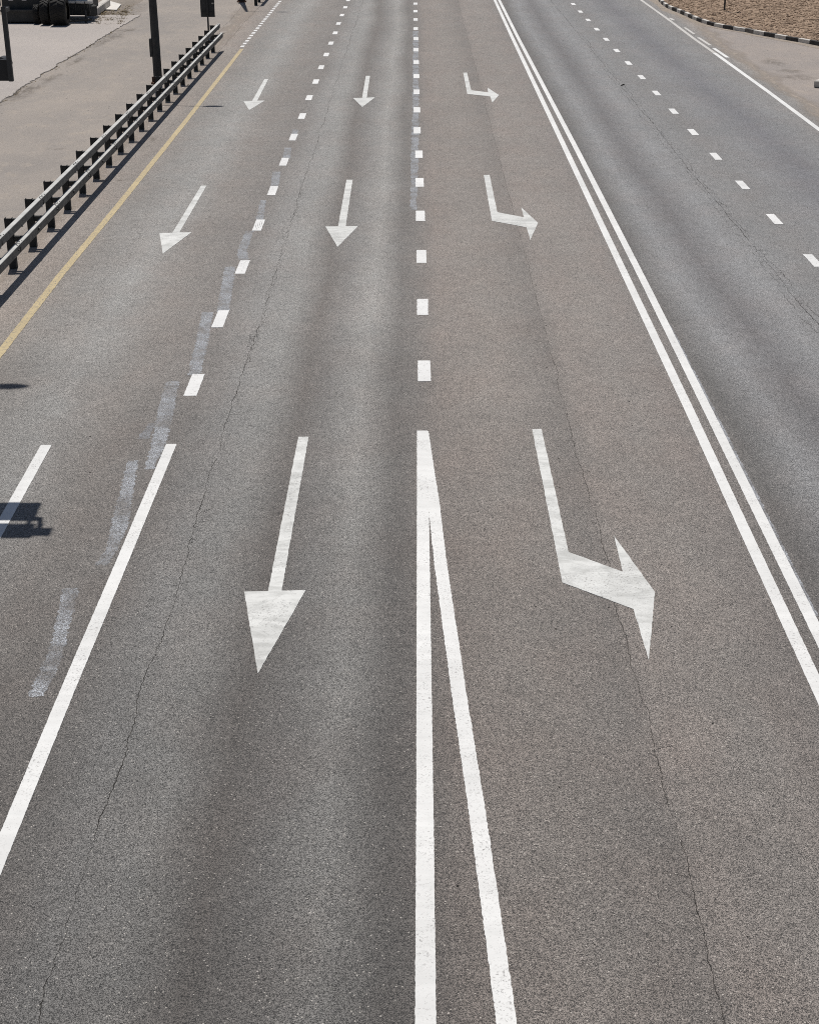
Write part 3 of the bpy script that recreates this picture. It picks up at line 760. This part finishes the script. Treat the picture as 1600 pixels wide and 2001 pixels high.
mb = MB(); mb.box((-5.70, SY + .12, 6.43), (.70, .20, .56), bev=.01); mb.build('upper_housing', M['navy'], root, origin=(-5.7, SY + .08, 6.43))
for dx in (-.19, .02, .23):
    mb = MB(); mb.tube((-5.68 + dx, SY + .26, 5.42), (-5.68 + dx, SY + .52, 5.40), .085, .095, 14, caps=False); mb.build('visor', M['black'], root, origin=(-5.68 + dx, SY + .3, 5.4))

# ------------------------------------------------------------------ work vehicle in the lot, concrete pieces, dry tufts
vx, vy = -17.0, 73.6
root = empty('work_vehicle', (vx, vy, .022)); tag(root, 'black heavy work vehicle with lugged tyres, parked in the pale lot', 'work vehicle')
def wheel(cx, cy, r, w):
    mb = MB(); n = 36; prof = [(-.5, .62), (-.5, .86), (-.42, .95), (.42, .95), (.5, .86), (.5, .62)]
    vs = [(cx + w * px, cy + r * pr * math.cos(2 * PI * i / n), .022 + r + r * pr * math.sin(2 * PI * i / n)) for i in range(n) for px, pr in prof]
    k = len(prof); mb.add(vs, [(i * k + j, i * k + j + 1, ((i + 1) % n) * k + j + 1, ((i + 1) % n) * k + j) for i in range(n) for j in range(k - 1)], 0, False)
    for i in range(20):                                      # chevron lugs
        for sgn in (-1, 1):
            a0 = 2 * PI * i / 20 + (0 if sgn < 0 else PI / 20); a1 = a0 + .22; q = []
            for aa, xx in ((a0, 0.02), (a0 + .07, 0.02), (a1 + .07, .48), (a1, .48)):
                for rr in (.93, 1.0): q.append((cx + sgn * w * xx, cy + r * rr * math.cos(aa), .022 + r + r * rr * math.sin(aa)))
            mb.add(q, [(1, 3, 5, 7), (0, 2, 3, 1), (2, 4, 5, 3), (4, 6, 7, 5), (6, 0, 1, 7)])
    o = mb.build('wheel', M['rubber'], root, origin=(cx, cy, .022 + r))
    mb = MB(); mb.tube((cx - w * .35, cy, .022 + r), (cx + w * .35, cy, .022 + r), r * .63, n=24); rm = mb.build('rim', M['rim'], o, origin=(0, 0, 0))
    for v in rm.data.vertices: v.co -= Vector((cx, cy, .022 + r))
    return o
wheel(-16.53, 72.75, .63, .72); wheel(-17.24, 73.05, .56, .42); wheel(-17.74, 73.35, .44, .25)
mb = MB(); mb.box((-18.65, 73.9, .36), (1.5, 1.0, .58), bev=.03); mb.box((-18.6, 74.6, 1.3), (1.8, 1.4, 1.5), bev=.05); mb.box((-17.0, 75.4, 1.25), (3.0, 2.6, 1.6), bev=.05)
mb.build('body', M['hull'], root, origin=(-18, 74.5, 1))
mb = MB(); mb.box((-18.65, 73.36, .60), (1.62, .12, .10), bev=.02); mb.build('bumper', M['hull'], root, origin=(-18.65, 73.7, 1))
for xx in (-19.05, -18.42):
    mb = MB(); mb.box((xx, 73.87, 1.02), (.22, .06, .045)); mb.build('reflector', M['lens'], root, origin=(xx, 73.78, 1.5))
mb = MB(); mb.box((-15.95, 74.0, .93), (1.5, .22, .12), -.12, bev=.01); mb.box((-15.75, 74.2, 1.10), (.5, .3, .34), -.12, bev=.01); mb.build('chassis_rail', M['cream'], root, origin=(-15.5, 74.3, 1))
mb = MB(); mb.box((-16.0, 74.35, .60), (1.3, .7, .56), -.1, bev=.06); mb.box((-15.45, 74.5, .5), (.5, .5, .5), .5, bev=.05); mb.build('engine_guard', M['hull'], root, origin=(-15.5, 74.5, .6))
mb = MB(); mb.tube((-15.50, 73.55, .022), (-15.53, 73.7, .6), .05, n=10); mb.tube((-16.3, 73.3, .14), (-15.2, 73.55, .2), .05, n=10)
for k in range(7):
    a = (-16.2 + k * .14, 73.85, .45 + .09 * (k % 3)); b = (-16.1 + k * .14, 73.8, .72 + .12 * ((k * 2) % 3)); mb.tube(a, b, .02, n=6)
mb.build('support_leg', M['hull'], root, origin=(-15.5, 73.6, 0))
a, b = G(181, 31), G(209, 11)
root2 = empty('concrete_barrier', (*a, 0)); tag(root2, 'long pale concrete barrier block lying on the dirt, right of the work vehicle', 'barrier')
d = Vector((b[0] - a[0], b[1] - a[1], 0)); mb = MB()
for k in range(2):
    c = Vector((*a, 0)) + d * (.27 + .46 * k); mb.box((c.x + .05, c.y, .19), (.34, d.length * .455, .38), math.atan2(d.y, d.x) - PI / 2, bev=.04)
mb.build('block', M['concrete'], root2, origin=(*a, 0))
mb = MB(); pts = [(205, 19), (228, 20), (237, 9), (216, 3), (204, 10)]
pw = [G(*p) for p in pts][::-1]; nq = len(pw)
mb.add([(*p, .05) for p in pw] + [(*p, -.01) for p in pw], [tuple(range(nq))] + [(i, nq + i, nq + (i + 1) % nq, (i + 1) % nq)[::-1] for i in range(nq)])
tag(mb.build('concrete_slab', M['slab'], origin=(*pw[0], 0)), 'flat pale concrete slab on the dirt beside the barrier block', 'slab')
mb = MB(); pts = [(172, 3), (205, 6), (202, 0), (180, -12), (150, -12)]
# dry tufts and rubble between lot and verge
tf = MB(); r = random.Random(23)
def tuft(x, y, z, n, h):
    for _ in range(n):
        a = r.uniform(0, 2 * PI); l = h * r.uniform(.4, 1.2); bx, by = x + r.gauss(0, h * .5), y + r.gauss(0, h * .7); w = .012
        tx, ty = bx + math.cos(a) * l * .7, by + math.sin(a) * l * .7
        tf.add([(bx - w, by, z), (bx + w, by, z), (tx, ty, z + l * r.uniform(.4, .9))], [(0, 1, 2)])
for _ in range(70):
    px, py = r.uniform(188, 250), r.uniform(20, 48)
    if px + py * 1.2 > 290: continue
    x, y = G(px, py); tuft(x, y, -.004, r.randint(8, 22), r.uniform(.06, .18))
for _ in range(46):
    y = r.uniform(48, 72); tuft(lot_r(y) + r.gauss(.03, .04), y, .0, r.randint(3, 9), r.uniform(.03, .08))
for py in posts:                                             # weeds and crumbs at the feet of the rail posts
    if r.random() < .6: tuft(-8.27 + r.gauss(.03, .05), py - r.uniform(-.05, .12), .0, r.randint(3, 10), r.uniform(.03, .07))
for _ in range(260):
    px, py = r.uniform(185, 262), r.uniform(8, 52)
    if px + py * 1.2 > 296: continue
    x, y = G(px, py); clod(tf, x, y, .0, r.uniform(.012, .05), r)
for _ in range(120):
    y = r.uniform(44, 72); clod(tf, lot_r(y) + r.gauss(.06, .08), y, .0, r.uniform(.01, .03), r)
tag(tf.build('dry_grass', M['straw']), 'dry grass tufts and crumbs along the broken paving edge', 'grass', kind='stuff')
dirtp = MB(); x, y = G(222, 30); cs = [add_blob(dirtp, x, y, 1.7, 8.5, 91, -.003), add_blob(dirtp, x - .5, y - 4, 1.2, 4.5, 92, -.0025)]
o = dirtp.build('dirt', M['soft']); fade(o, cs)
tag(o, 'brown dirt patch beside the barrier block', 'dirt', kind='stuff')

# sand blown over the borders of the road
def drift(mb, cs, f, w, y0, y1, z, seed):
    g = noise1(seed); n = int((y1 - y0) / .5); o = len(mb.v); vs = []
    for i in range(n + 1):
        y = y0 + .5 * i; x = f(y); ww = w * (1 + .5 * g(y * .6))
        vs += [(x - ww, y, z), (x, y, z), (x + ww, y, z)]; cs.append(o + 3 * i + 1)
    mb.add(vs, [q for i in range(n) for q in ((3 * i, 3 * i + 1, 3 * i + 4, 3 * i + 3), (3 * i + 1, 3 * i + 2, 3 * i + 5, 3 * i + 4))])
sd2 = MB(); cs = []
drift(sd2, cs, road_l, .55, 20, 110, .0014, 201); drift(sd2, cs, road_r, .50, 25, 100, .0014, 202)
def sand_mat():
    t = NT('drifted_sand'); a = t.n.new('ShaderNodeAttribute'); a.attribute_name = 'fade'
    n = t.noise(1.0, 5, 0.7, t.mapped((4, 1.2, 1), (3, 3, 0)))
    f = t.math('MULTIPLY', t.maprange(n, 0.32, 0.62), a.outputs['Fac'], clamp=True)
    gr = grain(t, 0.7); col = t.mix(1.0, (.335, .288, .245), t.grey(t.math('MAXIMUM', t.math('ADD', 1.0, t.math('MULTIPLY', gr, 0.4)), 0.2)), 'MULTIPLY')
    t.fin(col, 0.9, 0.2)
    tr = t.n.new('ShaderNodeBsdfTransparent'); mx = t.n.new('ShaderNodeMixShader')
    t.l.new(f, mx.inputs[0]); t.l.new(tr.outputs[0], mx.inputs[1]); t.l.new(t.b.outputs[0], mx.inputs[2])
    t.l.new(mx.outputs[0], t.out.inputs['Surface']); return t.m
o = sd2.build('sand', sand_mat()); fade(o, cs)
tag(o, 'thin sand blown over both borders of the asphalt', 'sand', kind='stuff')
# crumbs of stone and litter on the verge
cr = MB(); r = random.Random(31)
for _ in range(520):
    if r.random() < .6: x, y = r.gauss(-8.35, .16), r.uniform(24, 70)
    elif r.random() < .7: x, y = r.uniform(-13.6, -8.6), r.uniform(40, 80)
    else: x, y = r.uniform(13.4, 19), r.uniform(48, 68)
    clod(cr, x, y, .0, r.uniform(.006, .022) * (1.5 if r.random() < .06 else 1), r)
tag(cr.build('gravel', M['concrete']), 'loose stone crumbs scattered on the dusty verges', 'gravel', kind='stuff')

# a stick lying on the road
sx, sy = G(1216, 166); mb = MB(); mb.tube((sx - .06, sy - .12, .02), (sx + .07, sy + .14, .025), .016, n=7); mb.tube((sx, sy, .022), (sx + .08, sy - .03, .03), .010, n=6)
tag(mb.build('stick', M['crack'], origin=(sx, sy, .02)), 'small dark stick lying on the crack in the right carriageway', 'stick')

# ------------------------------------------------------------------ light
SUN = Vector((0.07, -0.44, -1.0))
sun = bpy.data.lights.new('sun', 'SUN'); sun.energy = 4.2; sun.angle = math.radians(0.5); sun.color = (1.0, .965, .915)
so = bpy.data.objects.new('sun', sun); COL.objects.link(so); so.location = (-4, 20, 60)
so.rotation_euler = SUN.to_track_quat('-Z', 'Y').to_euler()
w = bpy.data.worlds.new('World'); S.world = w; w.use_nodes = True
sky = w.node_tree.nodes.new('ShaderNodeTexSky'); sky.sky_type = 'NISHITA'; sky.sun_disc = False
sky.sun_elevation = math.atan(1 / math.hypot(.07, .44)); sky.sun_rotation = math.atan2(-.07, .44)
bg = w.node_tree.nodes['Background']; w.node_tree.links.new(sky.outputs[0], bg.inputs['Color']); bg.inputs['Strength'].default_value = 0.05
S.view_settings.view_transform = 'Standard'; S.view_settings.look = 'None'; S.view_settings.exposure = 0.0; S.view_settings.gamma = 1.0
S.cycles.use_denoising = False
S.cycles.max_bounces = 6; S.cycles.filter_width = 1.0
